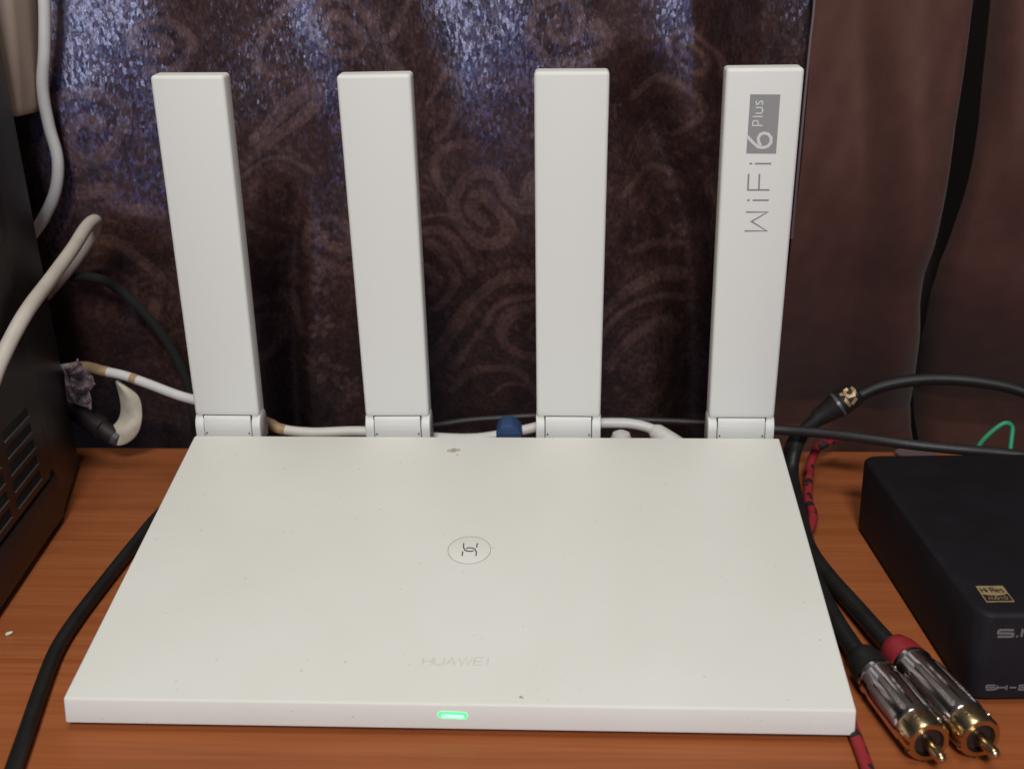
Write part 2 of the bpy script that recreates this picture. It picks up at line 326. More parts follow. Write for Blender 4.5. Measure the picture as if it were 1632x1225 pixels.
def motif_field(u, v):
    m = np.zeros_like(u); u0_, v0_ = u, v
    u = u+9*np.sin(v/43+1)+5*np.sin(u/37+v/29)+3*np.sin(v/14+u/50); v = v+8*np.sin(u0_/51)+5*np.sin(u0_/27+v/33+2)
    wob = 4*np.sin(u/17+v/29)+3*np.sin(u/31-v/13)
    def rings(cx, cy, r1, step, duty=.55, sx=1, sy=1, rot=0, spiral=0, a0=None, a1=None):
        c, s_ = math.cos(rot), math.sin(rot); x = (u-cx)*c+(v-cy)*s_; y = -(u-cx)*s_+(v-cy)*c
        x = x/sx; y = y/sy; r = np.hypot(x, y)+wob*.35; a = np.arctan2(y, x)
        ph = (r/step + spiral*a/(2*math.pi)) % 1
        b = smoothstep(0, .12, ph)*(1-smoothstep(duty, duty+.12, ph))*(1-smoothstep(r1-3, r1+3, r))
        if a0 is not None: b *= smoothstep(a0-.12, a0+.12, a)*(1-smoothstep(a1-.12, a1+.12, a))
        return b
    def drop(cx, cy, L, Wd, rot, step=16):      # a paisley drop filled with nested outlines
        c, s_ = math.cos(rot), math.sin(rot); x = (u-cx)*c+(v-cy)*s_; y = -(u-cx)*s_+(v-cy)*c
        x = x + 0.0016*y*y*np.sign(x+1e-6)*0+0.0012*(y**2)
        t = np.clip((y+L/2)/L, 0, 1); hw = Wd*np.sqrt(np.clip(t, 0, 1))*np.sqrt(np.clip(1-t*t, 0, 1))*1.25+.1
        d = (1-np.abs(x)/hw)*Wd; ins = (t > 0) & (t < 1) & (d > 0)
        ph = ((d+wob*.3)/step) % 1
        return np.where(ins, smoothstep(0, .15, ph)*(1-smoothstep(.6, .75, ph)), 0)
    def flower(cx, cy, R, k=6):
        x = u-cx; y = v-cy; r = np.hypot(x, y); a = np.arctan2(y, x); rr = R*(.72+.28*np.cos(k*a))
        b = (1-smoothstep(rr-3, rr+1, r))*smoothstep(R*.22, R*.32, r)
        return b*(.55+.45*(np.sin(r/2.3) > -0.2))
    def band(pts, w, soft=3.0):
        P = [p for p in spline([Vector((x, y, 0)) for x, y in pts], 5)]; x0, x1 = min(p.x for p in P)-w-6, max(p.x for p in P)+w+6; y0, y1 = min(p.y for p in P)-w-6, max(p.y for p in P)+w+6
        sel = np.where((u > x0) & (u < x1) & (v > y0) & (v < y1)); uu, vv = u[sel], v[sel]; d = np.full(uu.shape, 1e9)
        for i in range(len(P)-1):
            ax, ay, bx, by = P[i].x, P[i].y, P[i+1].x, P[i+1].y; L2 = (bx-ax)**2+(by-ay)**2+1e-6
            t = np.clip(((uu-ax)*(bx-ax)+(vv-ay)*(by-ay))/L2, 0, 1); d = np.minimum(d, np.hypot(uu-ax-t*(bx-ax), vv-ay-t*(by-ay)))
        val = 1-smoothstep(w/2-soft, w/2+soft, d); val = np.maximum(val*(.78+.22*(np.sin(d*1.1) > 0)), 0); m[sel] = np.maximum(m[sel], val)
    def curl(cx, cy, r, turns, a0, w, flip=1, sy=1.1, tail=None):
        pts = []
        N_ = int(10*turns)
        for i in range(N_+1):
            t = i/N_; a = a0+flip*2*math.pi*turns*t; rr = r*(1-.86*t); pts.append((cx+rr*math.cos(a), cy+rr*sy*math.sin(a)))
        band((tail or [])+pts, w)
    curl(767, 364, 66, 1.6, -.3, 24, -1, 1.15, [(860, 290), (850, 325)])
    band([(700, 330), (690, 300), (706, 255), (745, 240)], 14)
    band([(930, 430), (850, 455), (791, 474), (752, 522), (722, 574), (690, 622), (660, 640)], 26)
    band([(930, 470), (850, 490), (800, 520), (768, 570), (735, 618), (700, 650)], 10)
    band([(935, 500), (860, 506), (815, 530), (800, 566), (815, 602), (860, 612), (920, 600)], 18)
    band([(940, 535), (880, 532), (850, 548), (850, 572), (880, 582)], 10)
    curl(664, 492, 46, 1.4, -1.6, 18, 1, 1.5); band([(640, 398), (690, 402), (722, 430), (728, 470)], 16); band([(650, 372), (700, 374), (735, 392)], 7)
    band([(690, 690), (720, 655), (770, 640), (830, 650), (850, 690)], 16); band([(770, 700), (800, 672), (850, 666)], 8)
    curl(505, 400, 60, 1.5, .5, 15, 1, .9); curl(522, 48, 62, 1.8, .2, 17, -1, 1.0, [(640, 10), (610, 60)])
    band([(390, 130), (402, 60), (430, 20), (470, 0)], 16); band([(600, 90), (625, 120), (600, 150), (560, 130)], 14)
    band([(390, 230), (430, 175), (470, 150), (468, 185), (430, 225), (395, 262)], 26); band([(380, 300), (430, 270), (480, 290)], 10)
    band([(660, 180), (690, 130), (716, 160), (712, 210), (690, 240)], 12); curl(905, 35, 70, 1.5, .9, 20, 1)
    band([(955, 60), (968, 45), (972, 75), (962, 92)], 20); curl(1118, 100, 44, 1.7, .4, 11, -1, 1.05)
    band([(970, 540), (1010, 495), (1060, 480), (1110, 500)], 24); band([(965, 585), (1010, 535), (1060, 520), (1110, 540)], 12); band([(975, 640), (1020, 590), (1070, 570), (1110, 590)], 20); band([(1000, 440), (1050, 425), (1110, 440)], 12)
    band([(1020, 180), (1060, 150), (1110, 160), (1130, 200), (1100, 240)], 16); band([(1010, 330), (1050, 300), (1100, 320)], 14)
    curl(150, 210, 85, 1.7, 1.0, 22, 1, 1.1, [(260, 330), (210, 320)]); curl(250, 60, 50, 1.5, 2.0, 16, -1); band([(90, 420), (140, 380), (200, 390), (240, 440), (230, 520)], 22); band([(120, 450), (160, 425), (200, 450), (200, 520)], 10)
    band([(60, 60), (100, 30), (110, 90), (80, 120)], 18); curl(1210, 330, 60, 1.5, 2.5, 16, 1)
    curl(400, 560, 60, 1.6, 0, 18, -1); curl(20, 600, 70, 1.6, 0, 20, 1); curl(-60, 200, 80, 1.6, 0, 22, -1)
    parts = [p*.35 for p in (rings(430, 330, 90, 28, .5, sx=.8, sy=1.2), rings(905, 520, 60, 14, .5), rings(1035, 610, 60, 14, .6), rings(230, 480, 80, 16, .5), drop(590, 120, 110, 26, -.7), drop(735, 190, 120, 30, .5), drop(560, 330, 120, 30, .3), drop(1180, 330, 140, 30, .2), drop(1050, 250, 120, 36, .5))]
    for (cx, cy, R) in [(487, 470, 30), (500, 545, 26), (492, 625, 33), (530, 655, 22), (478, 400, 24), (520, 430, 18), (640, 470, 26), (940, 330, 24), (980, 190, 20), (1090, 420, 28), (330, 300, 26), (60, 280, 28)]:
        parts.append(flower(cx, cy, R))
    for i in range(9): parts.append(flower(745+i*15.5, 458-i*4.5+0.5*i*i*.4, 7.5, 5))
    for i in range(9): parts.append(flower(395+i*16, 130+8*math.sin(i), 7, 5))
    for p in parts: m = np.maximum(m, p)
    lace = (np.sin(u/6.1+2*np.sin(v/19))*np.sin(v/5.3+2*np.sin(u/23)) > .45)*.35*(np.sin(u/71+v/57) > .1)
    return np.maximum(m, lace)
def curtain_sheet(name, ul, ur, v0, v1, nu, nv, ybase, mat, parent, field, motif=None):
    """ul(v), ur(v): left and right borders; a sheet of nu x nv quads hanging in the plane y = ybase, folded by field"""
    V = np.linspace(v0, v1, nv+1)[:, None]; t = np.linspace(0, 1, nu+1)[None, :]
    U = ul(V)*(1-t)+ur(V)*t; VV = V+0*U
    d = np.stack([fw[i]*F+rx[i]*(U-PW/2)-ux[i]*(VV-PH/2) for i in range(3)], -1)
    k = (ybase-CY)/d[..., 1]; X = CX+d[..., 0]*k; Z = CZ+d[..., 2]*k; Yh = ybase+field(U, VV)
    mt = motif(U, VV) if motif else None
    if mt is not None: Yh = Yh-0.05*mt
    co = np.stack([X, Yh, Z], -1).reshape(-1, 3)*S
    idx = np.arange((nu+1)*(nv+1)).reshape(nv+1, nu+1)
    q = np.stack([idx[1:, :-1], idx[1:, 1:], idx[:-1, 1:], idx[:-1, :-1]], -1).reshape(-1, 4)
    me = bpy.data.meshes.new(name); me.vertices.add(len(co)); me.vertices.foreach_set('co', co.ravel().astype(np.float32))
    me.loops.add(q.size); me.loops.foreach_set('vertex_index', q.ravel().astype(np.int32)); me.polygons.add(len(q))
    me.polygons.foreach_set('loop_start', np.arange(0, q.size, 4, dtype=np.int32)); me.polygons.foreach_set('loop_total', np.full(len(q), 4, dtype=np.int32))
    me.polygons.foreach_set('use_smooth', np.ones(len(q), dtype=bool)); me.update(calc_edges=True)
    if mt is not None:
        a = me.attributes.new('motif', 'FLOAT', 'POINT'); a.data.foreach_set('value', mt.ravel().astype(np.float32))
    return link(name, me, mat, parent)
cur = thing('curtain', 'dark brown satin curtain with woven paisley pattern behind the white router', 'curtain', (-60, 245, -200))
cur.location = (0, 0, 0)
curtain_sheet('patterned_fabric', lambda v: -330+0*v, lambda v: 1335-0.05*v, -420, 1000, 980, 800, 245, M['jac'], cur, fold_field, motif_field)
def edge_b(v): return np.interp(v, [-200, 0, 200, 330, 400, 440, 500, 600, 1000], [1590, 1556, 1520, 1502, 1493, 1486, 1488, 1502, 1560])
def field_b(u, v):
    e = edge_b(v); d = e-u
    h = -7+12*np.exp(-np.clip(d, 0, None)/5.0) - 5*hump(d, 60, 70) + 5*hump(u, 1330, 55) - 3*hump(u, 1400+.1*v, 40)
    h += drape(v) + under(v) - 5*hump(u, 1455, 38) + 6*hump(u, 1380, 30) + 5*hump(v, 470, 60)*smoothstep(1250, 1500, u) + 0.5*np.sin(u/30+v/80)+.5*np.sin(u/19-v/140)*np.sin(v/90)+.35*np.sin(u/11+v/37)*np.sin(u/60+v/45)
    return h
curtain_sheet('hem_facing', lambda v: np.interp(v, [-200, 0, 100, 380, 700, 1000], [1305, 1298, 1288, 1262, 1250, 1240]), edge_b, -420, 1000, 120, 360, 228, M['lining'], cur, field_b)['label'] = 'plain brown turned back edge of the curtain, right of the pattern'
tube('hem_seam', [aty(*np.array([np.interp(v, [-200, 0, 100, 380, 700, 1000], [1305, 1298, 1288, 1262, 1250, 1240]), v]), 228+float(field_b(np.array(np.interp(v, [-200, 0, 100, 380], [1305, 1298, 1288, 1262])), np.array(float(v))))) for v in (-150, 0, 60, 120, 200, 280, 380)], 0.6, M['tab'], cur, 8)
cur2 = thing('curtain', 'plain dark brown curtain panel at the far right, behind the black amplifier', 'curtain')
def gap_c(v): return edge_b(v)+np.interp(v, [-200, 0, 200, 330, 430, 500, 600, 1000], [52, 54, 64, 56, 44, 34, 26, 20])
def field_c(u, v):
    return 2+9*np.exp(-np.clip(u-gap_c(v), 0, None)/9.0)+7*np.exp(-np.clip(u-gap_c(v), 0, None)/40.0)+6*hump(u, 1590, 26)*(1-smoothstep(150, 460, v))+3*np.sin(u/55+v/140)+drape(v)+under(v)-5*hump(v, 500, 130)*hump(u, 1640, 110)+4*hump(v-.3*u, -90, 70)*hump(u, 1640, 120)
curtain_sheet('fabric', gap_c, lambda v: 2000+0*v, -420, 1000, 190, 300, 246, M['lining'], cur2, field_c)

# ------------------------------------------------------------------ router
HF, HR, DP, HW = 9.99, 38.18, 133.26, 112.5
router = thing('router', 'white wifi router with four raised flat antennas and a green light', 'router')
sl = math.atan2(HR-HF, DP); nrm = Vector((0, -math.sin(sl), math.cos(sl))); P0 = Vector((0, 0, HF))
TH = 8.0   # slab: front face plumb, underside parallel to the top
prism('top_panel', [(-1.0, 2.2), (0, HF), (DP, HR), (DP+0.5, HR-9), (6, 2.0)], -HW, HW, M['plate'], router, 0.7, 3)
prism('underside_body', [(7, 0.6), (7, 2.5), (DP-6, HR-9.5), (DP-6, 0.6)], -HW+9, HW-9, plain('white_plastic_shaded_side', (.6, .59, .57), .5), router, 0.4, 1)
def top(x, y): return atp(x, y, P0, nrm)
C0 = top(748, 876); e1 = Vector((1, 0, 0)); e2 = nrm.cross(e1)
# touch button: a shallow ring groove shown as a fine dark ring with a raised rim, and the disc inside
rad = (top(782, 876)-top(714, 876)).length/2
bm = bmesh.new(); ribbon(bm, [C0+e1*rad*math.cos(a)+e2*rad*math.sin(a) for a in [2*math.pi*i/64 for i in range(65)]], nrm, 0.22, 0.03)
btn = from_bm('button_ring', bm, M['line'], router)
lathe('button_disc', C0-nrm*.1, C0+nrm, [(0, rad-.25), (.14, rad-.25), (.2, rad-.45), (.2, 0.1)], M['plate'], router, 64)
def c5(x, y): return top(620+x/3.225, 820+y/3.225)+nrm*.2
prints('button_logo', [[(384, 148), (383, 168), (389, 183), (402, 189), (422, 189), (436, 186)], [(447, 213), (449, 192), (441, 178), (428, 172), (408, 171), (396, 177)],
                       [(454, 148), (450, 170)], [(379, 190), (376, 213)]], c5, nrm, 0.42, 0.06, M['logo'], router)
def c6(x, y): return top(600+x/5.44, 1020+y/5.44)
wl = []
X = 402
for ch, wd in (('H', 82), ('U', 82), ('A', 88), ('W', 118), ('E', 82), ('I', 30)):
    for s in GL[ch]: wl.append([(X+wd*a+(14*(b-.5)), 214-66*b) for a, b in s])
    X += wd+19
prints('brand_lettering', wl, c6, nrm, 0.55, 0.035, M['faint'], router)
# residue: a few small lumps
bm = bmesh.new()
for dx, dy, rr in ((0, 0, 1.5), (1.6, .3, 1.0), (-1.6, -.2, .8), (.6, .8, .9), (1.9, -2.9, .35), (2.2, .4, .7)):
    m_ = bmesh.ops.create_icosphere(bm, subdivisions=2, radius=1)
    for v in m_['verts']:
        c = v.co; v.co = (top(722, 718)+e1*(dx+c.x*rr)+e2*(dy+c.y*rr*.9)+nrm*(max(c.z, -.2)*.35))*S
from_bm('grime_spot', bm, M['dirt'], router)
bm = bmesh.new()
for dx, dy, rr in ((0, 0, .5), (.6, -.3, .3)):
    m_ = bmesh.ops.create_icosphere(bm, subdivisions=2, radius=1)
    for v in m_['verts']:
        c = v.co; v.co = (top(830, 1110)+e1*(dx+c.x*rr)+e2*(dy+c.y*rr)+nrm*(max(c.z, -.2)*.06))*S
from_bm('grime_spot', bm, M['dirt'], router)
# led slot in the front face
def front(x, y): return aty(x, y, -0.35)
a, b = front(698, 1138), front(745, 1140)
def pill(name, a, b, h, mat, y0, y1, parent):
    c = (a+b)/2; hw = (b-a).length/2; ang = math.atan2(b.z-a.z, b.x-a.x); pts = []
    for i in range(9): t = -math.pi/2+math.pi*i/8; pts.append((hw-h+h*math.cos(t), h*math.sin(t)))
    for i in range(9): t = math.pi/2+math.pi*i/8; pts.append((-hw+h+h*math.cos(t), h*math.sin(t)))
    pts = [(c.x+p[0]*math.cos(ang)-p[1]*math.sin(ang), c.z+p[0]*math.sin(ang)+p[1]*math.cos(ang)) for p in pts]
    return prism(name, pts, y0, y1, mat, parent, axis=1)
led = pill('status_light', a, b, 1.0, M['led'], -.62, .8, router)
pill('light_core', a+Vector((.9, 0, -.15)), b+Vector((-.9, 0, -.15)), .55, M['ledc'], -.72, .6, led)
# rubber feet
for x in (-85, 85):
    for y in (20, 112): lathe('foot', (x, y, 0), (x, y, 1), [(0, 5), (1, 5)], M['rubber'], router, 20)
# antennas
TL, HY, HZ = 0.077, 3.85, 7.33
ab = Vector((0, DP+HY, HR+HZ)); an = Vector((0, -math.cos(TL), -math.sin(TL)))
base = [(310.5, 412.5, 660), (582, 683.5, 661), (855, 957, 662), (1130, 1234.5, 664)]
tops = [(238, 356, 121), (535, 654, 119.5), (851, 972, 114.5), (1158, 1283, 109)]
ANT = []
for i in range(4):
    bl, br = atp(base[i][0], base[i][2], ab, an), atp(base[i][1], base[i][2], ab, an)
    tl, tr = atp(tops[i][0], tops[i][2], ab, an), atp(tops[i][1], tops[i][2], ab, an)
    mb, mt = (bl+br)/2, (tl+tr)/2; up = (mt-mb).normalized(); rt = up.cross(an)*-1; rt.normalize()
    if rt.x < 0: rt = -rt
    bk = -an; wb, wt, Ln = (br-bl).dot(rt), (tr-tl).dot(rt), (mt-mb).length
    ANT.append((mb, rt, bk, up, wb, wt, Ln))
    xf = Matrix(((rt.x, bk.x, up.x, mb.x), (rt.y, bk.y, up.y, mb.y), (rt.z, bk.z, up.z, mb.z), (0, 0, 0, 1)))
    bm = bmesh.new()
    vs_ = [bm.verts.new(xf @ Vector(p)) for p in ((-wb/2, 0, 0.2), (wb/2, 0, 0.2), (wb/2, 9, -14), (-wb/2, 9, -14), (-wt/2, 0, Ln), (wt/2, 0, Ln), (wt/2, 9, Ln), (-wt/2, 9, Ln))]
    for f_ in ((0, 1, 5, 4), (1, 2, 6, 5), (2, 3, 7, 6), (3, 0, 4, 7), (4, 5, 6, 7), (3, 2, 1, 0)): bm.faces.new([vs_[k] for k in f_])
    bmesh.ops.recalc_face_normals(bm, faces=bm.faces[:])
    bmesh.ops.bevel(bm, geom=bm.edges[:], offset=1.3, segments=3, profile=.5, affect='EDGES')
    for v in bm.verts: v.co *= S
    blade = from_bm('antenna', bm, M['white'], router, 30)
    # hinge: two knuckles with rounded front, the barrel between them, a black block behind that paints the shade in the gap
    def prof(cy, cz, r, z0, n=14):
        p = [(cy-r, z0)]+[(cy+r*math.cos(a), cz+r*math.sin(a)) for a in [math.pi-math.pi*k/n for k in range(n+1)]]+[(cy+r, z0)]
        return p
    hw = wb/2+.2; kn = 3.4
    for s in (-1, 1):
        x0, x1 = sorted((s*hw, s*(hw-kn)))
        prism('hinge_knuckle', prof(4.6, -5.5, 5.5, -13), x0, x1, M['white'], blade, 0.5, 2, xf)
    prism('hinge_barrel', [(5, -13), (5, -.7), (.5, -.7), (-.25, -1.1), (-.6, -2.2), (-.85, -4), (-.9, -6), (-.9, -13)], -(hw-kn)+.3, (hw-kn)-.3, M['white'], blade, 0.12, 2, xf)
    box('hinge_gap_shade', (-(hw-kn)-.2, .45, -12), ((hw-kn)+.2, 8, 0.35), M['gap'], blade, 0, 1, xf)
    for s in (-1, 1):
        px = s*((hw-kn)-.75)
        lathe('hinge_screw', xf @ Vector((px-s*.3, -.6, -7.6)), xf @ Vector((px-s*.3, -2, -7.6)), [(0, .33), (.65, .33)], M['logo'], blade, 10)
    if i == 3: blade4 = blade; xf4 = xf
# print on the fourth antenna
def c7(x, y, lift=0): return atp(1080+x/3.603, 80+y/3.603, ab, an)
n4 = an
prints('wifi_lettering', [[(393, 930), (516, 930), (424, 984), (512, 1038), (384, 1038)], [(430, 862), (523, 862)], [(398, 862), (414, 862)], [(408, 710), (403, 803), (527, 803)], [(470, 710), (466, 803)],
                          [(443, 652), (538, 652)], [(412, 652), (429, 652)]], c7, n4, 0.62, 0.04, M['greyt'], blade4)
bm = bmesh.new(); q = [c7(*p) for p in ((417, 254), (590, 255), (565, 595), (394, 594))]
v1 = [bm.verts.new((p+n4*.05)*S) for p in q]; v2 = [bm.verts.new((p-n4*.05)*S) for p in q]; bm.faces.new(v1)
for k in range(4): bm.faces.new((v1[k], v1[(k+1) % 4], v2[(k+1) % 4], v2[k]))
from_bm('grey_print_block', bm, M['greyp'], blade4)
def c7b(x, y): return c7(x, y)+n4*.05
prints('numeral_six', [[(399, 494), (432, 530), (462, 556), (490, 560), (518, 552), (536, 530), (536, 502), (520, 482), (498, 476), (474, 484), (462, 506), (466, 530), (478, 548)]], c7b, n4, 1.0, .06, M['whitep'], blade4)
prints('plus_lettering', [[(488, 433), (431, 433), (431, 415), (438, 406), (455, 405), (462, 415), (462, 432)], [(430, 382), (488, 382)], [(448, 363), (478, 363), (488, 352), (488, 340), (480, 330)], [(448, 330), (488, 330)],
                         [(453, 290), (450, 300), (454, 312), (463, 310), (472, 296), (483, 292), (489, 302), (485, 315)]], c7b, n4, 0.42, .06, M['whitep'], blade4)

# ------------------------------------------------------------------ black cabinet at the left
A = Vector((-170.7, 136.5, 0)); Bf = Vector((-158.0, 30.0, 0)); Bb = Vector((-186, 190, 0))
dirF = (Bf-A).normalized()
A2 = A+dirF*122
cab = thing('black_cabinet', 'black metal equipment case with slanted vent slots at the left edge', 'equipment case')
prism('case', [(A.x, A.y), (A2.x, A2.y), (A2.x-260, A2.y), (Bb.x-260, Bb.y), (Bb.x, Bb.y)], 2, 330, M['blackbox'], cab, 1.2, 2, axis=2)
nA = Vector((-dirF.y, dirF.x, 0)); nA = nA if nA.x > 0 else -nA
def face(x, y): return atp(x, y, A, nA)
fxf = Matrix(((dirF.x, nA.x, 0, A.x), (dirF.y, nA.y, 0, A.y), (0, 0, 1, 0), (0, 0, 0, 1)))   # local: along face, outward, up
def loc(p): p = fxf.inverted() @ p; return p
seam = loc(face(60, 790)).z
box('side_cover', (9, -1, seam+1.2), (120, 1.3, 326), M['blackbox'], cab, 0.5, 2, fxf)
box('base_band', (1.5, -1, 3), (120, 1.0, seam-.4), M['blackbox'], cab, 0.5, 2, fxf)
box('cover_seam', (2, -1.5, seam-.5), (120, .25, seam+1.3), M['slot'], cab, 0, 1, fxf)
cols = [[((6, 704), (45, 665)), ((12, 730), (51, 690)), ((18, 755), (57, 713)), ((24, 780), (61, 737)), ((30, 802), (66, 760))]]
dl = [loc(face(*a_)) for a_, b_ in cols[0]]; dr = [loc(face(*b_)) for a_, b_ in cols[0]]
x1 = sum(p.x for p in dl)/5; x0 = sum(p.x for p in dr)/5; zt = (dl[0].z+dr[0].z)/2; zb = (dl[4].z+dr[4].z)/2; dz = (zt-zb)/4
for c in range(2):
    off = c*(x1-x0+7.0)
    for k in range(5):
        z = zt-k*dz
        box('vent_slot', (x0+off, 0, z-.3), (x1+off, 1.42, z+2.9), M['slot'], cab, 0, 1, fxf)
        box('vent_louvre', (x0+off, 0.2, z-1.0), (x1+off, 1.9, z-.3), M['slat'], cab, .2, 1, fxf)  # paler than the case: highlight on each slot's lower edge, painted in

for o_ in cab.children:
    for v_ in o_.data.vertices: v_.co.x -= 0.04*v_.co.z
# ------------------------------------------------------------------ amplifier at the right
AL, AF, AB, AT = 146.0, 17.0, 131.0, 30.0
ang = math.atan2(149.8-145.7, -(135.8-18.5))
amp = thing('amplifier', 'small black headphone amplifier with gold hi-res sticker beside the router', 'amplifier')
a_fb = atz(1543, 1112, 2); a_bb = atz(1363, 830, 2)
dx = (a_bb-a_fb).normalized(); ax_ = Vector((dx.y, -dx.x, 0))
axf = Matrix(((ax_.x, dx.x, 0, a_fb.x), (ax_.y, dx.y, 0, a_fb.y), (0, 0, 1, 0), (0, 0, 0, 1)))
adp = (a_bb-a_fb).length; AT = 30.0
def rrect(w_, d_, r, n=6):
    pts = []
    for cx, cy, a0 in ((w_-r, r, -90), (w_-r, d_-r, 0), (r, d_-r, 90), (r, r, 180)):
        pts += [(cx+r*math.cos(math.radians(a0+90*i/n)), cy+r*math.sin(math.radians(a0+90*i/n))) for i in range(n+1)]
    return pts
bm = bmesh.new(); pts = rrect(165, adp, 5); lay = []
for z, ins in ((2, 0), (AT-1.6, 0), (AT-.9, .25), (AT-.3, .8), (AT, 1.7)):
    lay.append([bm.verts.new((axf @ Vector((min(max(p[0], ins), 165-ins) if 0 else p[0]+(82.5-p[0])/82.5*ins, p[1]+(adp/2-p[1])/(adp/2)*ins, z)))*S) for p in pts])
n_ = len(pts)
for k in range(len(lay)-1):
    for j in range(n_): bm.faces.new((lay[k][j], lay[k][(j+1) % n_], lay[k+1][(j+1) % n_], lay[k+1][j]))
bm.faces.new(lay[0][::-1]); bm.faces.new(lay[-1])
from_bm('case', bm, M['amp'], amp, 30)
for x, y in ((14, 14), (150, 14), (14, adp-14), (150, adp-14)):
    p = axf @ Vector((x, y, 0)); lathe('foot', p, p+Vector((0, 0, 2)), [(0, 5), (2.1, 5)], M['rubber'], amp, 20)
atop = Vector((0, 0, AT)); zn = Vector((0, 0, 1))
def atopp(x, y): return atz(1480+x/4.9, 880+y/4.9, AT)
def quad(name, P, n, th, mat, parent, sub=1):
    bm = bmesh.new(); v1 = [bm.verts.new((p+n*th)*S) for p in P]; v2 = [bm.verts.new((p-n*.03)*S) for p in P]; bm.faces.new(v1); m_ = len(P)
    for k in range(m_): bm.faces.new((v1[k], v1[(k+1) % m_], v2[(k+1) % m_], v2[k]))
    return from_bm(name, bm, mat, parent)
st = quad('gold_sticker', [atopp(*p) for p in ((366, 262), (578, 260), (672, 385), (452, 388))], zn, .06, M['gold'], amp)
def lp(a, b, t): return (a[0]+(b[0]-a[0])*t, a[1]+(b[1]-a[1])*t)
TLc, TRc, BRc, BLc = (366, 262), (578, 260), (672, 385), (452, 388)
def stq(s, t):      # s right 0..1, t up 0..1 on the sticker
    a_ = lp(TLc, BLc, 1-t); b_ = lp(TRc, BRc, 1-t); return lp(a_, b_, s)
def stp(s, t): return atopp(*stq(s, t))
quad('sticker_band', [stp(.04, .48), stp(.25, .42), stp(.5, .39), stp(.75, .42), stp(.96, .50), stp(.96, .06), stp(.04, .06)], zn, .10, M['blk'], st)
sw = word('H', stp, .10, .60, .13, .28, 0)+word('i', stp, .25, .60, .07, .28, 0)+word('-', stp, .32, .60, .10, .28, 0)+word('R', stp, .45, .60, .13, .28, 0)+word('e', stp, .62, .60, .12, .28, 0)+word('s', stp, .78, .60, .12, .28, 0)
prints('sticker_lettering', sw, stp, zn, .40, .09, M['blk'], st)
prints('sticker_small_lettering', word('AUDIO', stp, .16, .16, .10, .17, .045), stp, zn, .18, .14, M['gold'], st)
fn_ = -dx
def af(x, y): return atp(1480+x/4.9, 880+y/4.9, a_fb, dx)
tx = []
X = 538
for ch, wd in (('S', 118), ('.', 40), ('M', 118), ('.', 40), ('S', 118), ('.', 40), ('L', 110)):
    for s in GL[ch]: tx.append([(X+wd*a+(10 if ch != '.' else 0)*b, 656-52*b) for a, b in s])
    X += wd+14
prints('brand_lettering', tx, af, fn_, 0.7, .05, M['amptext'], amp)
tx = []; X = 446
for ch, wd in (('S', 70), ('H', 74), ('-', 66), ('8', 70)):
    for s in GL[ch]: tx.append([(X+wd*a+6*b, 1070-34*b) for a, b in s])
    X += wd+16
prints('model_lettering', tx, af, fn_, 0.5, .05, M['amptext'], amp)

# ------------------------------------------------------------------ cables and small things
def path(L): return [atz(x, y, z) for x, y, z in L]
def pathy(L): return [aty(x, y, Y) for x, y, Y in L]
tag(tube('power_cable', path([(330, 760, 3), (262, 812, 2.8), (215, 866, 2.7), (168, 925, 2.7), (122, 985, 2.7), (90, 1035, 2.7), (66, 1095, 2.7), (42, 1165, 2.7), (14, 1245, 2.7), (-20, 1340, 2.7)]), 2.35, M['rubber']),
    'black cable running along the desk past the left front of the router', 'cable')
tag(tube('white_cable', pathy([(-60, 700, 85), (-25, 640, 92), (3, 570, 102), (40, 500, 118), (82, 443, 145), (115, 398, 170), (138, 362, 192), (152, 352, 205), (149, 370, 212), (132, 398, 217), (108, 430, 221), (80, 462, 224), (44, 500, 226), (10, 540, 226)]), 2.75, M['cream']),
    'thick cream cable bending in front of the black case at the left', 'cable')
tag(tube('white_cable', pathy([(58, -170, 216), (66, -60, 216), (71, 10, 216), (71, 80, 216), (68, 140, 216), (78, 200, 216), (92, 255, 216), (88, 305, 216), (68, 350, 216), (45, 385, 216), (28, 440, 214)]), 2.55, M['wcable']),
    'white cable hanging down the curtain at the top left', 'cable')
wc = thing('white_cable', 'white cable with yellowed tape running behind the router antennas', 'cable')
Lw = pathy([(95, 588, 196), (135, 584, 190), (165, 591, 186), (200, 599, 182), (240, 613, 178), (285, 630, 174), (330, 642, 170), (380, 655, 168), (428, 674, 166), (450, 684, 165), (500, 689, 164), (580, 687, 164), (680, 696, 163), (760, 698, 162), (830, 686, 162), (880, 676, 162), (960, 674, 162), (1005, 675, 162), (1040, 684, 160), (1062, 700, 156)])
sp_ = spline(Lw, 8)
tube('sheath', sp_, 2.1, M['wcable'], wc, raw=True)
def seg(a_, b_, nm='tape_band', r=2.3): 
    tube(nm, sp_[a_:b_], r, M['tan'], wc, raw=True)
seg(4, 19); seg(26, 29, r=2.22); seg(60, 74)
lathe('plug_boot', sp_[-9], sp_[-1], [(0, 2.5), (2, 3.6), (9, 4.2), (14, 4.4)], M['wcable'], wc)
p = aty(990, 690, 156); lathe('boot_tip', p-Vector((0, 0, 12)), p+Vector((0, 0, 1)), [(0, 4.5), (10, 4.2), (12, 3.4), (13, 1.5)], M['wcable'])
tag(bpy.data.objects['boot_tip'], 'small white round plug tip showing behind the router, right of centre', 'plug').name = 'cable_plug'
eb = thing('network_plug', 'ribbed blue network plug behind the router between the middle antennas', 'plug')
q0, q1 = aty(811, 674, 150), aty(811, 704, 144)
cx_ = (q0+q1)/2; wq = (aty(832, 680, 150)-aty(792, 680, 150)).x
bx = Matrix.Translation(q0) @ Matrix.Rotation(math.radians(8), 4, 'X')
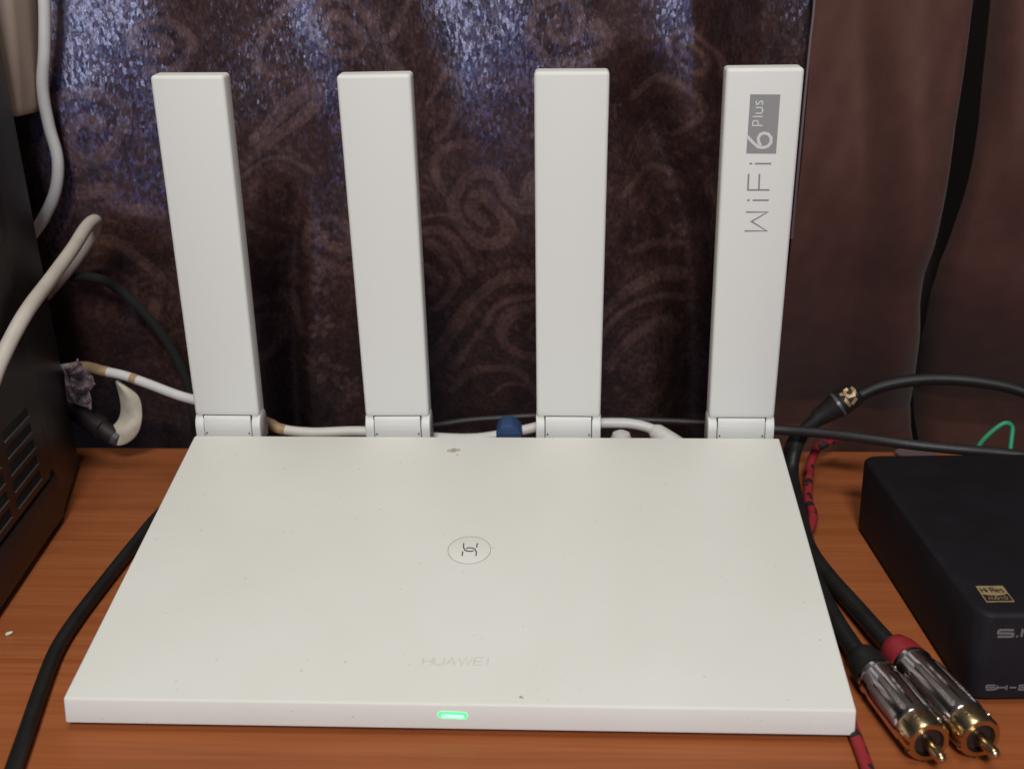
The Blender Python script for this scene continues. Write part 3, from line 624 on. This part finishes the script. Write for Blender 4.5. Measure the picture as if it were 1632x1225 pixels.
prism('boot', [(-wq/2, -14), (-wq/2, -2.5), (-wq/2+2.2, 0), (1, 0.4), (wq/2-1.4, -1.4), (wq/2, -3.2), (wq/2, -14)], -3, 6, M['blue'], eb, .5, 2, bx, axis=1)
for k in range(7):
    xx = -wq/2+1+k*(wq-2)/6; box('rib', (xx-.28, -3.5, -13), (xx+.28, -2.9, -2.6), M['blue'], eb, .1, 1, bx)
tube('cord', [q0+Vector((0, 3, -6)), q0+Vector((0, 12, -9)), q0+Vector((3, 26, -18)), q0+Vector((8, 40, -34))], 2.2, M['blue'], eb)
tag(tube('thin_cable', pathy([(640, 688, 196), (700, 677, 196), (745, 670, 196), (800, 666, 196), (860, 663, 196), (960, 668, 196), (1040, 670, 196), (1120, 674, 196), (1200, 684, 192)]), 1.45, M['greycable']),
    'thin charcoal cable stretched behind the middle antennas', 'cable')
tag(tube('black_cable', pathy([(1150, 676, 180), (1236, 684, 176), (1300, 689, 170), (1370, 697, 162), (1450, 708, 154), (1530, 716, 150), (1600, 722, 148), (1700, 736, 144), (1800, 760, 138)]), 2.1, M['greycable']),
    'straight black cable from the fourth antenna across the back of the amplifier', 'cable')
tag(tube('black_cable', pathy([(105, 440, 226), (160, 445, 226), (200, 470, 226), (240, 510, 226), (275, 560, 226), (298, 610, 225), (312, 680, 224), (318, 760, 224)]), 2.2, M['slot']),
    'black cable arching down the dark curtain left of the first antenna', 'cable')
# audio cable with its two plugs
au = thing('audio_cable', 'thick black audio cable ending in two metal plugs, right of the router', 'audio cable')
arc = [aty(1760, 700, 170), aty(1700, 660, 176), aty(1632, 624, 182), aty(1560, 608, 186), aty(1480, 604, 190), aty(1410, 614, 192), aty(1362, 634, 192)]
tube('cable_arc', arc, 2.6, M['rubber'], au)
j0, j1 = aty(1368, 624, 192), aty(1300, 668, 190)
jl = (j1-j0).length
jn = lathe('cable_joint', j0, j1, [(0, 3.0), (1, 5.0), (jl*.42, 5.6), (jl*.45, 5.3), (jl*.55, 5.3), (jl*.58, 5.0), (jl, 3.6)], M['rubber'], au)
lathe('joint_band', j0, j1, [(jl*.44, 5.85), (jl*.50, 5.85)], M['slat'], jn)
jt = (j1-j0).normalized(); jv = (CAM-(j0+j1)/2).normalized(); jside = jt.cross(jv).normalized(); jn_ = jside.cross(jt).normalized()
if jn_.dot(jv) < 0: jn_ = -jn_
def jp(s, t):   # print wrapped round the joint: s along, t round
    a_ = t/5.7; return j0+jt*(s+jl*.02)+jn_*5.7*math.cos(a_)-jside*5.7*math.sin(a_) if True else None
prints('joint_lettering', [[(1.5, -3.4), (1.2, -1.5), (2.5, .2), (4.5, -.4), (5.2, -2.0), (4.5, -3.6), (3.0, -3.7)], [(6.5, -3.8), (6.4, .8), (6.2, 3.6)], [(2.2, 1.8), (5.2, 3.0)]], jp, jn_, 1.3, .1, M['goldt'], jn)
P = [aty(1303, 666, 190), aty(1280, 690, 186), atz(1266, 720, 14), atz(1262, 760, 6), atz(1275, 820, 4), atz(1288, 870, 3.4), atz(1318, 915, 3.6), atz(1362, 965, 4.5), atz(1400, 1008, 5.6), atz(1425, 1035, 6.3)]
tube('cable_leg', P, 2.95, M['rubber'], au)
P = [aty(1299, 672, 188), aty(1268, 700, 182), atz(1256, 735, 8), atz(1258, 790, 3.6), atz(1275, 860, 3.4), atz(1300, 925, 3.5), atz(1330, 985, 4.5), atz(1366, 1040, 6.0), atz(1380, 1058, 6.3)]
tube('cable_leg', P, 2.95, M['rubber'], au)
def rca(b0, b1, boot, ringmat):
    A_, B_ = atz(*b0, 6.9), atz(*b1, 6.9); T = (B_-A_).normalized(); Lb = (B_-A_).length
    pl = lathe('plug_barrel', A_, B_, [(0, 5.0), (.6, 5.9), (2.2, 6.2), (2.6, 5.9), (6.5, 5.9), (6.9, 6.25), (Lb-.8, 6.35), (Lb, 6.0)], M['chrome'], au, 48)
    # flutes: three long flats standing slightly proud
    side = T.cross(Vector((0, 0, 1))).normalized()
    for k in range(5):
        a_ = math.radians(-64+32*k); nn = (Vector((0, 0, 1))*math.cos(a_)+side*math.sin(a_)).normalized()
        ss = T.cross(nn)
        bm = bmesh.new(); w1 = 1.15; vv = []
        for t, w_, h in ((7.4, .3, 6.1), (9.2, w1, 6.62), (Lb-2.2, w1, 6.62), (Lb-1.0, .3, 6.2)):
            c = A_+T*t; vv.append([bm.verts.new((c+nn*(h-.5)+ss*w_)*S), bm.verts.new((c+nn*h+ss*w_*.6)*S), bm.verts.new((c+nn*h-ss*w_*.6)*S), bm.verts.new((c+nn*(h-.5)-ss*w_)*S)])
        for q_ in range(3):
            for z_ in range(3): bm.faces.new((vv[q_][z_], vv[q_][z_+1], vv[q_+1][z_+1], vv[q_+1][z_]))
        from_bm('barrel_flute', bm, M['knurl'] if k % 2 else M['chrome'], pl)
    C_ = B_; cl_ = 7.2
    co_ = lathe('plug_collar', C_, C_+T, [(0, 5.6), (.2, 6.25), (cl_-.8, 6.15), (cl_, 5.6), (cl_, 4.3), (1.2, 4.3), (1.2, 1.0)], M['brass'], au, 48)
    for k in range(4):
        a_ = math.radians(-42+k*62); nn = (Vector((0, 0, 1))*math.cos(a_)+side*math.sin(a_)).normalized(); c = C_+T*3.2
        lathe('collar_rivet', c+nn*5.9, c+nn*7, [(0, 1.0), (.55, .9), (.7, .4)], M['brass'], co_, 14)
        aa = math.radians(-12+k*62); nn = (Vector((0, 0, 1))*math.cos(aa)+side*math.sin(aa)).normalized(); ss = T.cross(nn)
        quad('collar_slit', [C_+T*1+nn*6.2+ss*.22, C_+T*1+nn*6.2-ss*.22, C_+T*(cl_-.3)+nn*6.15-ss*.22, C_+T*(cl_-.3)+nn*6.15+ss*.22], nn, .08, M['slot'], co_)
    lathe('plug_pin', C_+T*1, C_+T*2, [(0, 1.6), (12.2, 1.6), (13.2, 1.35), (13.8, .7), (14, .1)], M['brass'], au, 20)
    lathe('plug_insulator', C_+T*.9, C_+T*2, [(0, 4.2), (cl_-2.6, 4.2), (cl_-2.6, 1.7)], M['blk'], au, 32)
    D_ = A_-T*boot
    lathe('plug_boot', D_, A_, [(0, 3.5), (1, 4.6), (boot*.45, 5.6), (boot-.2, 6.0)], ringmat, au, 32)
rca((1396, 1076), (1461, 1158), 11, M['rubber'])
rca((1450, 1056), (1540, 1152), 10, M['red'])
tag(tube('braided_cable', path([(1330, 700, 10), (1318, 705, 11), (1303, 714, 9), (1293, 735, 7), (1289, 765, 5), (1288, 795, 3.5), (1292, 840, 2.4), (1240, 930, 1.6)])[:7]+[Vector((98, 70, 1.9)), Vector((100, 30, 1.9))]+path([(1335, 1110, 1.9), (1358, 1160, 1.9), (1372, 1195, 1.9), (1388, 1240, 1.9), (1410, 1300, 1.9)]), 1.85, M['braid'], k=10),
    'red and black braided cord looping out from beside the router', 'cord')
tag(tube('green_wire', pathy([(1535, 760, 196), (1553, 722, 196), (1566, 702, 196), (1585, 684, 196), (1602, 674, 196), (1613, 680, 196), (1612, 700, 194), (1608, 730, 190), (1600, 770, 188)]), 1.0, M['green']),
    'thin green wire loop sticking up behind the amplifier', 'wire')
P = [atz(*p, 1.0) for p in ((1440, 715), (1485, 722), (1497, 730), (1440, 733), (1425, 722))]
tag(quad('plastic_tab', P, Vector((0, 0, 1)), 1.2, M['tab'], None), 'small pale plastic tab on the desk behind the amplifier', 'plastic tab')
# crumb
bm = bmesh.new(); bmesh.ops.create_icosphere(bm, subdivisions=2, radius=1); c0 = atz(15, 1009, .3)
for v in bm.verts: v.co = (c0+Vector((v.co.x*.95+v.co.y*.3, v.co.y*1.2, v.co.z*.5+.2))+Vector([random.uniform(-.15, .15) for _ in range(3)]))*S
tag(from_bm('crumb', bm, M['crumb'], None), 'tiny white crumb lying on the desk at the left edge', 'crumb')
# beige block at the upper left, its rounded lower corner in view
a_, b_ = aty(-60, 190, 205), aty(42, 186, 205); tpz = aty(0, -120, 205).z
bp_ = thing('power_adapter', 'beige plastic power adapter hanging in the top left corner', 'power adapter')
box('housing', (a_.x, 200, b_.z), (b_.x, 226, tpz), M['beige'], bp_, 3.5, 4, Matrix.Translation((b_.x, 0, b_.z)) @ Matrix.Rotation(math.radians(4), 4, 'Y') @ Matrix.Translation((-b_.x, 0, -b_.z)))
# crumpled tissue
def crumple(name, outline, ctr, Y, amp_, mat, thick=.5):
    bm = bmesh.new(); N = 14; R = len(outline); c = bm.verts.new(aty(*ctr, Y)*S); prev = None; grid = []
    for r_ in range(1, N+1):
        ring = []
        for k in range(R*4):
            a0 = outline[(k//4) % R]; a1 = outline[(k//4+1) % R]; t = (k % 4)/4; px = a0[0]*(1-t)+a1[0]*t; py = a0[1]*(1-t)+a1[1]*t
            f_ = r_/N; x = ctr[0]+(px-ctr[0])*f_; y = ctr[1]+(py-ctr[1])*f_
            h = amp_*1.6*(1-abs(mnoise.noise(Vector((x/17, y/22, 3)))*2.6)+.35*(1-abs(mnoise.noise(Vector((x/8+9, y/9, 7)))*2.5)))
            ring.append(bm.verts.new(aty(x, y, Y-h)*S))
        if prev is None:
            for k in range(R*4): bm.faces.new((c, ring[k], ring[(k+1) % (R*4)]))
        else:
            for k in range(R*4): bm.faces.new((prev[k], ring[k], ring[(k+1) % (R*4)], prev[(k+1) % (R*4)]))
        prev = ring
    o = from_bm(name, bm, mat, None, 25); md = o.modifiers.new('thickness', 'SOLIDIFY'); md.thickness = thick*S; return o
tag(crumple('crumpled_tissue', [(102, 585), (112, 583), (120, 578), (124, 571), (130, 582), (140, 588), (148, 600), (152, 612), (143, 622), (146, 640), (146, 653), (135, 648), (120, 643), (108, 640), (104, 615)], (124, 612), 190, 3.0, M['pink']),
    'crumpled mauve tissue behind the black case', 'tissue')
# cream curved strip and the dark plug stick beside it
bm = bmesh.new(); outer = [(185, 606), (200, 616), (221, 628), (226, 645), (227, 668), (222, 690), (206, 706), (185, 711)]; inner = [(184, 606), (190, 622), (193, 640), (194, 655), (190, 668), (184, 676), (176, 680), (170, 679)]
rows = []
for i in range(8):
    o_, n_2 = outer[i], inner[i]
    rows.append([bm.verts.new(aty(n_2[0]+(o_[0]-n_2[0])*t, n_2[1]+(o_[1]-n_2[1])*t, 192-3.5*math.sin(math.pi*t)-3*t+1.2*math.sin(i*1.9+t*3))*S) for t in [k/6 for k in range(7)]])
for i in range(7):
    for k in range(6): bm.faces.new((rows[i][k], rows[i][k+1], rows[i+1][k+1], rows[i+1][k]))
o = from_bm('paper_strip', bm, M['paper'], None, 60); sd = o.modifiers.new('thickness', 'SOLIDIFY'); sd.thickness = .6*S; ss_ = o.modifiers.new('round', 'SUBSURF'); ss_.levels = ss_.render_levels = 2
tag(o, 'curled cream paper strip standing near the desk edge, left of the router', 'paper strip')
A_, B_ = aty(118, 650, 196), aty(176, 698, 186)
l_ = (B_-A_).length
B_ = B_+Vector((0, 3, 0)); ps = thing('black_plug', 'black cylindrical plug leaning against the curled cream strip', 'plug')
lathe('plug_body', A_, B_, [(-20, 5), (0, 5.2), (l_*.7, 5.2), (l_*.72, 4.2), (l_, 4.0)], M['blk'], ps)
lathe('plug_tip', A_, B_, [(l_, 3.5), (l_+2.5, 3.3)], M['slat'], ps)
